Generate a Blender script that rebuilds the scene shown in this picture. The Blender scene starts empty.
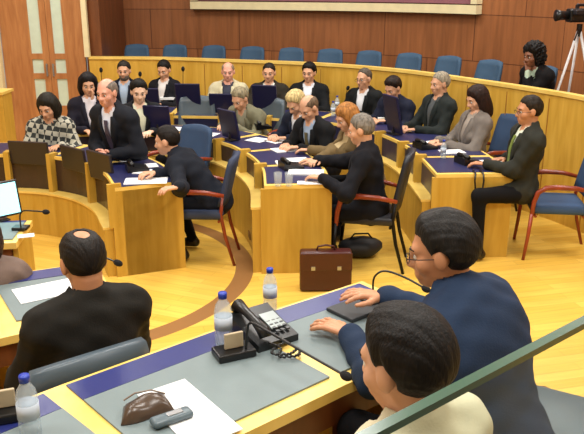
import bpy, bmesh, math, random
import numpy as np
from mathutils import Vector, Matrix
random.seed(4)
R = math.radians
scene = bpy.context.scene
COL = scene.collection

# ------------------------------------------------------------------ camera
FPX = 750.0; PITCH = R(17.5); CH = 2.3
cam_d = bpy.data.cameras.new('camera'); cam = bpy.data.objects.new('camera', cam_d); COL.objects.link(cam)
cam.location = (0, 0, CH); cam.rotation_euler = (math.pi/2-PITCH, 0, 0)
cam_d.sensor_width = 36; cam_d.lens = FPX*36/584; cam_d.clip_start = .05
scene.camera = cam
def P(px, py, z=0.0):
    u = (px-292)/FPX; v = (217-py)/FPX
    dy = math.cos(PITCH)+v*math.sin(PITCH); dz = -math.sin(PITCH)+v*math.cos(PITCH)
    t = (z-CH)/dz
    return Vector((u*t, dy*t, z))

def proj(x, y, z):
    dz = z-CH; fy = y*math.cos(PITCH)-dz*math.sin(PITCH); up = y*math.sin(PITCH)+dz*math.cos(PITCH)
    return 292+FPX*x/fy, 217-FPX*up/fy
def row_s(pa, px, off, z):
    return min((pa.L*k/500 for k in range(501)), key=lambda d: abs(proj(*pa.at(d, off), z)[0]-px))
# ------------------------------------------------------------------ materials
def srgb(c):
    return tuple(((x/255)/12.92 if x/255 <= .04045 else ((x/255+.055)/1.055)**2.4) for x in c)+(1.0,)
MC = {}
def new_mat(name):
    m = bpy.data.materials.new(name); m.use_nodes = True
    nt = m.node_tree; b = nt.nodes['Principled BSDF']
    return m, nt, b
def mat(name, col, rough=.5, metal=0, spec=.5, noise=0, nscale=8, bump=0, bscale=60, stretch=(1,1,1), sheen=0):
    if name in MC: return MC[name]
    m, nt, b = new_mat(name); N = nt.nodes; L = nt.links
    b.inputs['Roughness'].default_value = rough; b.inputs['Metallic'].default_value = metal
    b.inputs['Specular IOR Level'].default_value = spec
    c = srgb(col)
    tc = N.new('ShaderNodeTexCoord'); mp = N.new('ShaderNodeMapping'); mp.inputs['Scale'].default_value = stretch
    L.new(tc.outputs['Object'], mp.inputs['Vector'])
    n = N.new('ShaderNodeTexNoise'); n.inputs['Scale'].default_value = nscale; n.inputs['Detail'].default_value = 5
    L.new(mp.outputs[0], n.inputs['Vector'])
    r = N.new('ShaderNodeValToRGB')
    k = noise if noise else .06
    r.color_ramp.elements[0].position = .3; r.color_ramp.elements[1].position = .7
    r.color_ramp.elements[0].color = tuple(x*(1-k) for x in c[:3])+(1,)
    r.color_ramp.elements[1].color = tuple(min(1, x*(1+k)) for x in c[:3])+(1,)
    L.new(n.outputs['Fac'], r.inputs['Fac']); L.new(r.outputs[0], b.inputs['Base Color'])
    if bump:
        n2 = N.new('ShaderNodeTexNoise'); n2.inputs['Scale'].default_value = bscale; L.new(mp.outputs[0], n2.inputs['Vector'])
        bp = N.new('ShaderNodeBump'); bp.inputs['Strength'].default_value = bump; bp.inputs['Distance'].default_value = .01
        L.new(n2.outputs['Fac'], bp.inputs['Height']); L.new(bp.outputs[0], b.inputs['Normal'])
    if sheen: b.inputs['Sheen Weight'].default_value = sheen
    MC[name] = m; return m
def emit(name, col, s):
    m, nt, b = new_mat(name)
    b.inputs['Base Color'].default_value = srgb(col); b.inputs['Emission Color'].default_value = srgb(col); b.inputs['Emission Strength'].default_value = s
    MC[name] = m; return m
def wood(name, a, bcol, rough=.35, scale=3, stretch=(1,1,.12)):
    m, nt, b = new_mat(name); N = nt.nodes; L = nt.links
    b.inputs['Roughness'].default_value = rough
    tc = N.new('ShaderNodeTexCoord'); mp = N.new('ShaderNodeMapping'); mp.inputs['Scale'].default_value = stretch
    L.new(tc.outputs['Object'], mp.inputs['Vector'])
    n = N.new('ShaderNodeTexNoise'); n.inputs['Scale'].default_value = scale*5; n.inputs['Detail'].default_value = 6; n.inputs['Distortion'].default_value = .5
    L.new(mp.outputs[0], n.inputs['Vector'])
    r = N.new('ShaderNodeValToRGB'); r.color_ramp.elements[0].position = .32; r.color_ramp.elements[1].position = .68
    r.color_ramp.elements[0].color = srgb(a); r.color_ramp.elements[1].color = srgb(bcol)
    L.new(n.outputs['Fac'], r.inputs['Fac']); L.new(r.outputs[0], b.inputs['Base Color'])
    bp = N.new('ShaderNodeBump'); bp.inputs['Strength'].default_value = .05; L.new(n.outputs['Fac'], bp.inputs['Height']); L.new(bp.outputs[0], b.inputs['Normal'])
    MC[name] = m; return m

W_DESK = wood('desk_oak', (182,142,48), (200,162,68), .4)
W_BAR = wood('barrier_oak', (194,150,52), (212,170,72), .42)
W_EDGE = wood('pale_edge_wood', (224,188,92), (238,206,114), .35, 3, (.3,.3,.3))
W_RED = wood('chair_beech', (120,44,22), (150,62,34), .3)
W_DOOR = wood('door_wood', (166,108,62), (190,132,80), .45, 4)
W_BROWN = wood('brown_veneer', (96,54,28), (120,70,36), .4)
NAVY = mat('navy_leather', (38,46,108), .34, bump=.05, bscale=200)
NAVYD = mat('navy_screen', (14,18,58), .4)
GREYPAD = mat('grey_writing_leather', (112,126,128), .55, noise=.05, bump=.08, bscale=250)
SCREEN = mat('smoked_brown_panel', (58,42,36), .25)
BLACK = mat('black_plastic', (14,14,16), .35)
DARKB = mat('dark_bezel', (30,28,34), .4)
FOAM = mat('foam_black', (18,18,20), .95, bump=.5, bscale=300)
CHAIRBLUE = mat('chair_blue_fabric', (48,72,104), .8, bump=.2, bscale=300)
CHAIRGAL = mat('gallery_blue_fabric', (54,82,108), .8, bump=.2, bscale=300)
CHAIRGREY = mat('chair_slate_leather', (74,88,98), .4, noise=.08)
CHAIRDARK = mat('chair_dark_leather', (24,28,38), .45)
METALB = mat('black_metal', (20,20,22), .4, .6)
PAPER = mat('paper', (232,234,236), .8)
CREAM = mat('cream_paint', (226,214,170), .5)
GREENISH = mat('bottle_card', (176,160,130), .6)
BCAP = mat('blue_cap', (30,58,170), .4)
STEEL = mat('steel', (170,172,176), .35, .8)
WHITEM = mat('white_metal', (220,220,222), .4)

def floor_material():
    m, nt, b = new_mat('parquet_floor'); N = nt.nodes; L = nt.links
    tc = N.new('ShaderNodeTexCoord')
    sep = N.new('ShaderNodeSeparateXYZ'); L.new(tc.outputs['Object'], sep.inputs[0])
    def math_(op, a, bb=None, c=None):
        n = N.new('ShaderNodeMath'); n.operation = op
        for i, v in enumerate((a, bb, c)):
            if v is None: continue
            if isinstance(v, (int, float)): n.inputs[i].default_value = v
            else: L.new(v, n.inputs[i])
        return n.outputs[0]
    dx = math_('SUBTRACT', sep.outputs[0], -1.9); dy = math_('SUBTRACT', sep.outputs[1], 5.8)
    d = math_('SQRT', math_('ADD', math_('MULTIPLY', dx, dx), math_('MULTIPLY', dy, dy)))
    ring = math_('MULTIPLY', math_('GREATER_THAN', d, 1.43), math_('LESS_THAN', d, 1.58))
    # inside ring: planks run one way, outside another
    inside = math_('LESS_THAN', d, 1.5)
    def planks(rot):
        mp = N.new('ShaderNodeMapping'); mp.inputs['Rotation'].default_value = (0, 0, R(rot)); L.new(tc.outputs['Object'], mp.inputs['Vector'])
        br = N.new('ShaderNodeTexBrick'); br.inputs['Scale'].default_value = 1.0
        br.inputs['Brick Width'].default_value = 1.1; br.inputs['Row Height'].default_value = .09; br.inputs['Mortar Size'].default_value = .0018
        br.inputs['Mortar Smooth'].default_value = .3; br.inputs['Bias'].default_value = 0
        br.inputs['Color1'].default_value = srgb((240,198,92)); br.inputs['Color2'].default_value = srgb((226,180,72)); br.inputs['Mortar'].default_value = srgb((196,148,62))
        L.new(mp.outputs[0], br.inputs['Vector'])
        n = N.new('ShaderNodeTexNoise'); n.inputs['Scale'].default_value = 6; n.inputs['Detail'].default_value = 6
        m2 = N.new('ShaderNodeMapping'); m2.inputs['Scale'].default_value = (.5, 6, 1); L.new(mp.outputs[0], m2.inputs['Vector']); L.new(m2.outputs[0], n.inputs['Vector'])
        mx = N.new('ShaderNodeMix'); mx.data_type = 'RGBA'; mx.blend_type = 'MULTIPLY'; mx.inputs[0].default_value = .35
        rr = N.new('ShaderNodeValToRGB'); rr.color_ramp.elements[0].position=.35; rr.color_ramp.elements[1].position=.65
        rr.color_ramp.elements[0].color = (.72,.66,.55,1); rr.color_ramp.elements[1].color = (1,1,1,1)
        L.new(n.outputs['Fac'], rr.inputs[0])
        L.new(br.outputs['Color'], mx.inputs[6]); L.new(rr.outputs[0], mx.inputs[7])
        return mx.outputs[2]
    a = planks(-14); c = planks(22)
    mx = N.new('ShaderNodeMix'); mx.data_type = 'RGBA'; L.new(inside, mx.inputs[0]); L.new(a, mx.inputs[6]); L.new(c, mx.inputs[7])
    mr = N.new('ShaderNodeMix'); mr.data_type = 'RGBA'; L.new(ring, mr.inputs[0]); L.new(mx.outputs[2], mr.inputs[6]); mr.inputs[7].default_value = srgb((146,104,60))
    L.new(mr.outputs[2], b.inputs['Base Color']); b.inputs['Roughness'].default_value = .3
    MC['floor'] = m; return m
FLOORM = floor_material()

def panel_wall_material():
    m, nt, b = new_mat('wall_panelling'); N = nt.nodes; L = nt.links
    uv = N.new('ShaderNodeUVMap')
    br = N.new('ShaderNodeTexBrick'); br.inputs['Scale'].default_value = 1
    br.inputs['Brick Width'].default_value = 1.25; br.inputs['Row Height'].default_value = .62; br.inputs['Mortar Size'].default_value = .006
    br.inputs['Color1'].default_value = srgb((154,98,58)); br.inputs['Color2'].default_value = srgb((138,86,50)); br.inputs['Mortar'].default_value = srgb((92,52,30))
    L.new(uv.outputs[0], br.inputs['Vector'])
    mp = N.new('ShaderNodeMapping'); mp.inputs['Scale'].default_value = (12, .8, 1); L.new(uv.outputs[0], mp.inputs['Vector'])
    n = N.new('ShaderNodeTexNoise'); n.inputs['Scale'].default_value = 1.4; n.inputs['Detail'].default_value = 5; L.new(mp.outputs[0], n.inputs['Vector'])
    rr = N.new('ShaderNodeValToRGB'); rr.color_ramp.elements[0].position=.3; rr.color_ramp.elements[1].position=.7
    rr.color_ramp.elements[0].color = (.75,.72,.7,1); rr.color_ramp.elements[1].color = (1.15,1.12,1.1,1); L.new(n.outputs['Fac'], rr.inputs[0])
    mx = N.new('ShaderNodeMix'); mx.data_type = 'RGBA'; mx.blend_type = 'MULTIPLY'; mx.inputs[0].default_value = 1
    L.new(br.outputs['Color'], mx.inputs[6]); L.new(rr.outputs[0], mx.inputs[7]); L.new(mx.outputs[2], b.inputs['Base Color'])
    b.inputs['Roughness'].default_value = .4
    return m
WALLP = panel_wall_material()

def glass_mat(name, tint, alpha_mix=.12, rough=.05):
    m, nt, b = new_mat(name); N = nt.nodes; L = nt.links
    out = N['Material Output']
    t = N.new('ShaderNodeBsdfTransparent'); t.inputs[0].default_value = tint+(1,)
    b.inputs['Base Color'].default_value = (.75,.82,.84,1); b.inputs['Roughness'].default_value = rough
    mx = N.new('ShaderNodeMixShader'); mx.inputs[0].default_value = alpha_mix
    L.new(t.outputs[0], mx.inputs[1]); L.new(b.outputs[0], mx.inputs[2]); L.new(mx.outputs[0], out.inputs[0])
    return m
G_PANE = glass_mat('balustrade_glass', (.93,.97,.95), .05)
G_BOT = glass_mat('bottle_plastic', (.88,.93,.97), .30, .15)
G_CUP = glass_mat('tumbler_glass', (.9,.94,.97), .25, .1)
G_EDGE = mat('glass_green_edge', (62,90,76), .2)

# ------------------------------------------------------------------ mesh helpers
def link(name, verts, faces, mats, parent=None, smooth=False, fm=None, loc=None, rotz=0):
    me = bpy.data.meshes.new(name); me.from_pydata([tuple(v) for v in verts], [], [tuple(f) for f in faces])
    if not isinstance(mats, (list, tuple)): mats = [mats]
    for m in mats: me.materials.append(m)
    if fm is not None: me.polygons.foreach_set('material_index', fm)
    if smooth: me.polygons.foreach_set('use_smooth', [True]*len(me.polygons))
    me.update()
    o = bpy.data.objects.new(name, me); COL.objects.link(o)
    if parent: o.parent = parent
    if loc is not None: o.location = loc
    o.rotation_euler.z = rotz
    return o
class MB:
    def __init__(s): s.bm = bmesh.new()
    def box(s, c, size, rot=None, bevel=0):
        g = bmesh.ops.create_cube(s.bm, size=1)['verts']
        for v in g: v.co = Vector((v.co.x*size[0], v.co.y*size[1], v.co.z*size[2]))
        if bevel:
            es = list({e for v in g for e in v.link_edges})
            r = bmesh.ops.bevel(s.bm, geom=es, offset=bevel, segments=2, affect='EDGES', profile=.5)
            g = list({v for f in r['faces'] for v in f.verts} | {v for v in g if v.is_valid})
        M = Matrix.Translation(Vector(c))
        if rot is not None: M = M @ (rot if isinstance(rot, Matrix) else Matrix.Rotation(rot, 4, 'Z'))
        for v in g: v.co = M @ v.co
        return s
    def tube(s, pts, r, seg=8, closed_caps=True, scale=None):
        pts = [Vector(p) for p in pts]; n = len(pts)
        rr = r if isinstance(r, (list, tuple)) else [r]*n
        rings = []; up = None
        for i, p in enumerate(pts):
            t = (pts[min(i+1, n-1)]-pts[max(i-1, 0)]).normalized()
            if up is None:
                up = Vector((0,0,1)) if abs(t.z) < .9 else Vector((1,0,0))
            a = (up-t*up.dot(t)).normalized(); up = a; b = t.cross(a)
            sc = scale or (1, 1)
            rings.append([s.bm.verts.new(p+(a*math.cos(k*2*math.pi/seg)*sc[0]+b*math.sin(k*2*math.pi/seg)*sc[1])*rr[i]) for k in range(seg)])
        for i in range(n-1):
            for k in range(seg):
                s.bm.faces.new((rings[i][k], rings[i][(k+1)%seg], rings[i+1][(k+1)%seg], rings[i+1][k]))
        if closed_caps:
            s.bm.faces.new(rings[0][::-1]); s.bm.faces.new(rings[-1])
        return s
    def lathe(s, prof, seg=20, c=(0,0,0), M=None):
        c = Vector(c); rings = []
        for r_, z in prof:
            rings.append([s.bm.verts.new(Vector((r_*math.cos(k*2*math.pi/seg), r_*math.sin(k*2*math.pi/seg), z))) for k in range(seg)])
        for i in range(len(prof)-1):
            for k in range(seg):
                s.bm.faces.new((rings[i][k], rings[i][(k+1)%seg], rings[i+1][(k+1)%seg], rings[i+1][k]))
        s.bm.faces.new(rings[0][::-1]); s.bm.faces.new(rings[-1])
        for rg in rings:
            for v in rg: v.co = (M @ v.co if M else v.co)+c
        return s
    def ball(s, c, r, seg=12, sc=(1,1,1), M=None):
        g = bmesh.ops.create_uvsphere(s.bm, u_segments=seg, v_segments=max(6, seg//2+1), radius=r)['verts']
        for v in g:
            q = Vector((v.co.x*sc[0], v.co.y*sc[1], v.co.z*sc[2]))
            v.co = (M @ q if M else q)+Vector(c)
        return s
    def prism(s, poly, z0, z1, M=None):
        a = [s.bm.verts.new((p[0], p[1], z0)) for p in poly]; b = [s.bm.verts.new((p[0], p[1], z1)) for p in poly]
        n = len(poly); s.bm.faces.new(a[::-1]); s.bm.faces.new(b)
        for i in range(n): s.bm.faces.new((a[i], a[(i+1)%n], b[(i+1)%n], b[i]))
        if M:
            for v in a+b: v.co = M @ v.co
        return s
    def build(s, name, m, parent=None, smooth=False, loc=None, rotz=0):
        bmesh.ops.recalc_face_normals(s.bm, faces=s.bm.faces)
        me = bpy.data.meshes.new(name); s.bm.to_mesh(me); s.bm.free(); me.materials.append(m)
        if smooth: me.polygons.foreach_set('use_smooth', [True]*len(me.polygons))
        o = bpy.data.objects.new(name, me); COL.objects.link(o)
        if parent: o.parent = parent
        if loc is not None: o.location = loc
        o.rotation_euler.z = rotz
        return o
def tag(o, label=None, cat=None, group=None, kind=None):
    if label: o['label'] = label
    if cat: o['category'] = cat
    if group: o['group'] = group
    if kind: o['kind'] = kind
    return o
def thing(name, label, cat, loc=(0,0,0), rotz=0, group=None):
    o = bpy.data.objects.new(name, None); o.empty_display_size = .1; COL.objects.link(o)
    o.location = loc; o.rotation_euler.z = rotz
    return tag(o, label, cat, group)
def struct(o): o['kind'] = 'structure'; return o

class Path:
    def __init__(s, pts, smooth=True):
        pts = [Vector((p[0], p[1])) for p in pts]
        q = []
        if smooth:
            ex = [pts[0]*2-pts[1]]+pts+[pts[-1]*2-pts[-2]]
            for i in range(1, len(ex)-2):
                for k in range(10):
                    t = k/10; a, b, c, d = ex[i-1:i+3]
                    q.append(.5*((2*b)+(c-a)*t+(2*a-5*b+4*c-d)*t*t+(-a+3*b-3*c+d)*t**3))
            q.append(pts[-1])
        else: q = pts
        s.q = q; s.s = [0]
        for i in range(1, len(q)): s.s.append(s.s[-1]+(q[i]-q[i-1]).length)
        s.L = s.s[-1]
    def pt(s, d):
        d = max(0, min(s.L, d))
        for i in range(1, len(s.q)):
            if d <= s.s[i]+1e-9:
                t = (d-s.s[i-1])/max(1e-9, s.s[i]-s.s[i-1]); return s.q[i-1].lerp(s.q[i], t)
        return s.q[-1].copy()
    def tan(s, d):
        return (s.pt(min(s.L, d+.04))-s.pt(max(0, d-.04))).normalized()
    def at(s, d, off=0):
        t = s.tan(d); p = s.pt(d)
        return p+Vector((-t.y, t.x))*off
    def near(s, x, y):
        best = min(range(400), key=lambda k: (s.pt(s.L*k/399)-Vector((x, y))).length)
        return s.L*best/399
def sweep(path, s0, s1, o0, o1, z0, z1, step=.12, base=None, uvz=False):
    """curved box; returns verts, faces, uv function list"""
    n = max(1, int(math.ceil((s1-s0)/step))); V = []; F = []
    for i in range(n+1):
        d = s0+(s1-s0)*i/n
        a = path.at(d, o0); b = path.at(d, o1)
        V += [(a.x, a.y, z0), (b.x, b.y, z0), (b.x, b.y, z1), (a.x, a.y, z1)]
    F.append((0,3,2,1)); m = n*4; F.append((m, m+1, m+2, m+3))
    for i in range(n):
        p = i*4; q = p+4
        for k in range(4):
            F.append((p+k, p+(k+1)%4, q+(k+1)%4, q+k))
    return V, F
def sweep_obj(name, path, s0, s1, o0, o1, z0, z1, m, parent=None, step=.12, bevel=0):
    V, F = sweep(path, s0, s1, o0, o1, z0, z1, step)
    if parent:
        l = parent.location; V = [(v[0]-l.x, v[1]-l.y, v[2]-l.z) for v in V]
    o = link(name, V, F, m, parent)
    bm = bmesh.new(); bm.from_mesh(o.data); bmesh.ops.recalc_face_normals(bm, faces=bm.faces)
    if bevel: 
        es = [e for e in bm.edges if len(e.link_faces)==2 and e.calc_face_angle(0) > .9]
        bmesh.ops.bevel(bm, geom=es, offset=bevel, segments=2, affect='EDGES')
    bm.to_mesh(o.data); bm.free()
    return o

# ------------------------------------------------------------------ implicit surfaces -> mesh
def sdf_prim(p, X):
    if p[0] == 'c':
        _, a, b, ra, rb = p[:5]; a = np.array(a, np.float32); b = np.array(b, np.float32)
        ab = b-a; q = X-a; h = np.clip((q@ab)/max(1e-9, float(ab@ab)), 0, 1)
        return np.linalg.norm(q-h[:, None]*ab, axis=1)-(ra+(rb-ra)*h)
    _, c, A, r = p[:4]
    q = (X-np.array(c, np.float32))@np.array(A, np.float32).T
    r = np.array(r, np.float32)
    k0 = np.linalg.norm(q/r, axis=1); k1 = np.linalg.norm(q/(r*r), axis=1)
    return k0*(k0-1)/np.maximum(k1, 1e-6)
def smin(a, b, k):
    h = np.clip(.5+.5*(b-a)/k, 0, 1); return b*(1-h)+a*h-k*h*(1-h)
def bounds(prims, pad):
    lo = np.full(3, 1e9); hi = -lo
    for p in prims:
        if p[0] == 'c': cs = [(p[1], p[3]), (p[2], p[4])]
        else: cs = [(p[1], max(p[3]))]
        for c, r in cs:
            lo = np.minimum(lo, np.array(c)-r); hi = np.maximum(hi, np.array(c)+r)
    return lo-pad, hi+pad
def field(prims, X, k, infl=0):
    d = None
    for p in prims:
        e = sdf_prim(p, X)
        d = e if d is None else smin(d, e, k)
    return d-infl
def nets(fn, lo, hi, cell):
    n = np.ceil((hi-lo)/cell).astype(int)+1
    ax = [lo[i]+cell*np.arange(n[i]) for i in range(3)]
    G = np.stack(np.meshgrid(*ax, indexing='ij'), -1).reshape(-1, 3).astype(np.float32)
    v = fn(G).reshape(n); ins = v < 0
    c = np.zeros(n-1, int)
    corners = [(i, j, k) for i in (0,1) for j in (0,1) for k in (0,1)]
    sl = lambda o: tuple(slice(o[a], n[a]-1+o[a]) for a in range(3))
    for o in corners: c += ins[sl(o)]
    act = np.argwhere((c > 0) & (c < 8))
    vid = -np.ones(n-1, int); vid[tuple(act.T)] = np.arange(len(act))
    acc = np.zeros((len(act), 3)); cnt = np.zeros(len(act))
    for a in corners:
        for d in range(3):
            if a[d]: continue
            b = list(a); b[d] = 1
            va = v[tuple((act+a).T)]; vb = v[tuple((act+b).T)]
            m = (va < 0) != (vb < 0)
            t = np.where(m, va/np.where(m, va-vb, 1), 0)
            pos = np.array(a, float)+np.eye(3)[d]*t[:, None]
            acc[m] += pos[m]; cnt[m] += 1
    V = lo+(act+acc/cnt[:, None])*cell
    F = []
    for d in range(3):
        s0 = [slice(None)]*3; s1 = [slice(None)]*3; s0[d] = slice(0, -1); s1[d] = slice(1, None)
        a = ins[tuple(s0)]; b = ins[tuple(s1)]
        e = np.argwhere(a != b); u, w = (d+1) % 3, (d+2) % 3
        e = e[(e[:, u] > 0) & (e[:, w] > 0) & (e[:, u] < n[u]-1) & (e[:, w] < n[w]-1)]
        if not len(e): continue
        U = np.eye(3, dtype=int)[u]; W = np.eye(3, dtype=int)[w]
        q = np.stack([vid[tuple((e-U-W).T)], vid[tuple((e-W).T)], vid[tuple(e.T)], vid[tuple((e-U).T)]], 1)
        fl = ~a[tuple(e.T)]
        q[fl] = q[fl][:, ::-1]; F.append(q)
    F = np.concatenate(F); F = F[(F >= 0).all(1)]
    return V, F
def material_ids(V, F, prims, tags):
    D = np.stack([sdf_prim(p, V.astype(np.float32)) for p in prims], 1)
    t = np.array(tags)[D.argmin(1)]
    return t[F[:, 0]]

# ------------------------------------------------------------------ people
I3 = np.eye(3)
def nrm(v): v = np.array(v, float); return v/max(1e-9, np.linalg.norm(v))
def hand_prims(w, d, n, side, curl=.3, spread=.12, s=1.0):
    """w wrist, d finger direction, n back-of-hand normal, side +1 thumb on +b"""
    d = nrm(d); n = nrm(np.array(n)-d*np.dot(n, d)); b = np.cross(n, d)*side
    w = np.array(w); pr = []
    lens = [.068, .078, .072, .056]
    for i in range(4):
        o = (1.5-i)*.0195*s
        k = w+d*(.088-.004*abs(i-1))*s+b*o
        pr.append(('c', w+b*o*.55+d*.01, k, .013*s, .0105*s))
        a = (1.5-i)*spread; dd = nrm(d*math.cos(a)+b*math.sin(a))
        c1 = curl; d1 = nrm(dd*math.cos(c1)-n*math.sin(c1)); d2 = nrm(dd*math.cos(2.1*c1)-n*math.sin(2.1*c1)); d3 = nrm(dd*math.cos(2.9*c1)-n*math.sin(2.9*c1))
        L = lens[i]*s; k1 = k+d1*L*.45; k2 = k1+d2*L*.32; k3 = k2+d3*L*.25
        pr += [('c', k, k1, .0098*s, .0088*s), ('c', k1, k2, .0088*s, .008*s), ('c', k2, k3, .008*s, .0068*s)]
    t0 = w+b*.026*s+d*.028*s-n*.006*s; t1 = w+b*.055*s+d*.058*s-n*.012*s; t2 = t1+nrm(d*.9+b*.35-n*.2)*.030*s; t3 = t2+nrm(d+b*.05-n*.25)*.024*s
    pr += [('c', w+b*.01*s, t0, .016*s, .015*s), ('c', t0, t1, .014*s, .0115*s), ('c', t1, t2, .0112*s, .0095*s), ('c', t2, t3, .0095*s, .0078*s)]
    return pr
def ik(a, t, l1, l2, pole):
    a = np.array(a, float); t = np.array(t, float); v = t-a; D = np.linalg.norm(v)
    if D > (l1+l2)*.985: v = v/D*(l1+l2)*.985; D = np.linalg.norm(v); t = a+v
    x = (l1*l1-l2*l2+D*D)/(2*D); h = math.sqrt(max(0, l1*l1-x*x)); u = v/D
    pl = np.array(pole, float); pl = nrm(pl-u*np.dot(pl, u))
    return a+u*x+pl*h, t
SKIN = {'fair': (208,158,126), 'tan': (190,134,98), 'pink': (214,156,134), 'brown': (124,78,54), 'lit': (226,186,160)}
def person(label, head, yaw, z0=0.0, stand=False, lean=None, hy=0, hp=8, hands=None, hdir=None, curl=.35, cloth=(24,26,34), shirt=(216,220,224), tie=None,
           trousers=(22,22,28), skin='fair', hair='short', hcol=(34,26,20), glasses=False, near=0, female=False, jacket=True, group=None, checker=None, size=1.0, beard=None,
           hn=None, feet=None, side_lean=0, shoes=(16,14,14), fat=1.0, bag=None):
    yaw = R(yaw); f = Vector((math.cos(yaw), math.sin(yaw), 0)); rot = yaw-math.pi/2
    hw = Vector(head); hz = (.92 if stand else .50)*1.0
    zh = hw.z-z0; S1, S2 = .53, .148
    if lean is None:
        L = R(0); lo_, hi_ = 0.0, R(85)
        for _ in range(30):
            mid = (lo_+hi_)/2
            if hz+S1*math.cos(mid)+S2*math.cos(mid*.5) > zh: lo_ = mid
            else: hi_ = mid
        L = lo_
    else:
        L = R(lean)
    hz = zh-S1*math.cos(L)-S2*math.cos(L*.5)
    off = S1*math.sin(L)+S2*math.sin(L*.5)
    base = Vector((hw.x, hw.y, 0))-f*off
    root = thing('person', label, 'person', (base.x, base.y, z0), rot, group)
    inv = Matrix.Rotation(-rot, 4, 'Z')
    def loc(p): q = inv @ (Vector(p)-Vector((base.x, base.y, z0))); return np.array(q)
    sl, cl = math.sin(L), math.cos(L)
    U = np.array([0, sl, cl]); Fv = np.array([0, cl, -sl]); Rv = np.array([1., 0, 0])
    hip = np.array([0, 0, hz]); T = lambda x, w, u: hip+Rv*x+Fv*w+U*u
    A = np.stack([Rv, Fv, U])
    sw = (.165 if female else .188)*size; wd = (.88 if female else 1.0)*size
    headc = np.array([0, off, zh])
    # torso
    torso = [('e', T(0,0,.02), A, (.17*wd, .125*fat, .13)), ('e', T(0,.012*fat,.17), A, (.155*wd*fat, .118*fat, .19)),
             ('e', T(0,.005,.34), A, (.17*wd, .118, .18)), ('c', T(-sw+.02,-.01,.462), T(sw-.02,-.01,.462), .068, .068), ('c', T(-.07,-.018,.492), T(.07,-.018,.492), .062, .062)]
    if female: torso += [('e', T(.06,.085,.31), A, (.06,.05,.06)), ('e', T(-.06,.085,.31), A, (.06,.05,.06))]
    neckb = T(0, -.012, .50)
    # legs
    legs = []; shoesP = []
    for sx in (-1, 1):
        if stand:
            h = hip+np.array([sx*.09, 0, -.02]); k = np.array([sx*.11, .03, .48]); a = np.array([sx*.12, -.02, .09])
            toe = a+np.array([sx*.02, .16, -.045])
        else:
            kx = .13+.05*(not female)
            h = hip+np.array([sx*.09, .02, -.01]); k = np.array([sx*kx, .43, hz+.0]); a = np.array([sx*(kx-.01), .40, .10])
            if feet: a[1] = feet
            toe = a+np.array([sx*.02, .16, -.05])
        legs += [('c', h, k, .088*wd, .062), ('c', k, a, .06, .042)]
        shoesP += [('c', a+np.array([0,-.03,-.045]), toe+np.array([0,0,-.005]), .04, .036)]
    # head frame
    yy = R(hy); pp = R(hp)
    HF = np.array([-math.sin(yy)*math.cos(pp), math.cos(yy)*math.cos(pp), -math.sin(pp)])
    HR = nrm(np.cross(HF, [0,0,1])); HU = np.cross(HR, HF)
    HA = np.stack([HR, HF, HU]); Hd = lambda x, y, z: headc+HR*x+HF*y+HU*z
    hs = [('e', Hd(0,-.012,.028), HA, (.075,.096,.092)), ('e', Hd(0,.018,-.035), HA, (.060,.070,.078)), ('c', Hd(0,.058,-.086), Hd(0,.066,-.084), .026, .024),
          ('c', Hd(-.03,.072,.024), Hd(.03,.072,.024), .018, .018), ('c', Hd(0,.086,.012), Hd(0,.106,-.026), .009, .0135), ('c', Hd(-.012,.092,-.03), Hd(.012,.092,-.03), .009, .009),
          ('c', Hd(-.018,.080,-.056), Hd(.018,.080,-.056), .0095, .0095), ('c', Hd(-.016,.079,-.066), Hd(.016,.079,-.066), .009, .009),
          ('e', Hd(-.040,.055,-.025), HA, (.024,.026,.026)), ('e', Hd(.040,.055,-.025), HA, (.024,.026,.026)),
          ('e', Hd(.079,-.006,-.004), HA, (.011,.021,.032)), ('e', Hd(-.079,-.006,-.004), HA, (.011,.021,.032))]
    neck = [('c', neckb, Hd(0,-.022,-.055), .062 if not female else .05, .055 if not female else .046)]
    # arms
    sh = [T(-sw, -.01, .44), T(sw, -.01, .44)]
    if hands is None:
        hands = ['desk', 'desk']
    arms = []; hprims = []; wrists = []
    for i, sx in enumerate((-1, 1)):
        t = hands[i]
        if isinstance(t, str):
            if t == 'desk': tl = np.array([sx*.10, max(.34, off+.20), .79-z0*0])
            elif t == 'lap': tl = np.array([sx*.07, .26, hz+.12])
            elif t == 'side': tl = np.array([sx*.28, .06, hz-.06])
            elif t == 'chin': tl = Hd(sx*.02, .10, -.15)
            elif t == 'belly': tl = T(sx*.06, .24, .22)
            elif t == 'chest': tl = T(sx*.05, .24, .33)
        else: tl = loc(t)
        pole = np.array([sx*.6, -.35, -.7])
        el, w = ik(sh[i], tl, .285*size, .255*size, pole)
        arms.append((sh[i], el, w)); wrists.append(w)
        dd = nrm(w-el)
        if hdir and hdir[i] is not None:
            q = inv @ Vector(hdir[i]); dd = np.array(q)
        elif not isinstance(t, str) or t == 'desk': dd = nrm([dd[0]*.8-sx*.25, abs(dd[1])+.5, dd[2]*.15-.05])
        nn = np.array([0, 0, 1.]) if (not isinstance(t, str) or t == 'desk') else nrm([sx*.8, .2, .5])
        if hn and hn[i] is not None: nn = np.array(inv @ Vector(hn[i]))
        # thumb is medial: cross(n,d) for n=z,d=y gives -x ; right hand (sx=+1) wants -x
        hprims.append(hand_prims(w+dd*.012, dd, nn, 1 if sx > 0 else -1, curl, spread=.22 if near == 2 else .12, s=1.0 if not female else .9))
    cellb = (.014, .011, .009)[near]; cellh = (.0075, .006, .0042)[near]; cellf = (.006, .005, .0035)[near]
    ms = mat('skin_'+skin, SKIN[skin], .5, noise=.05, nscale=30)
    mshirt = mat('shirt_%d_%d_%d' % shirt, shirt, .8)
    if checker: mshirt = checker
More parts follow.
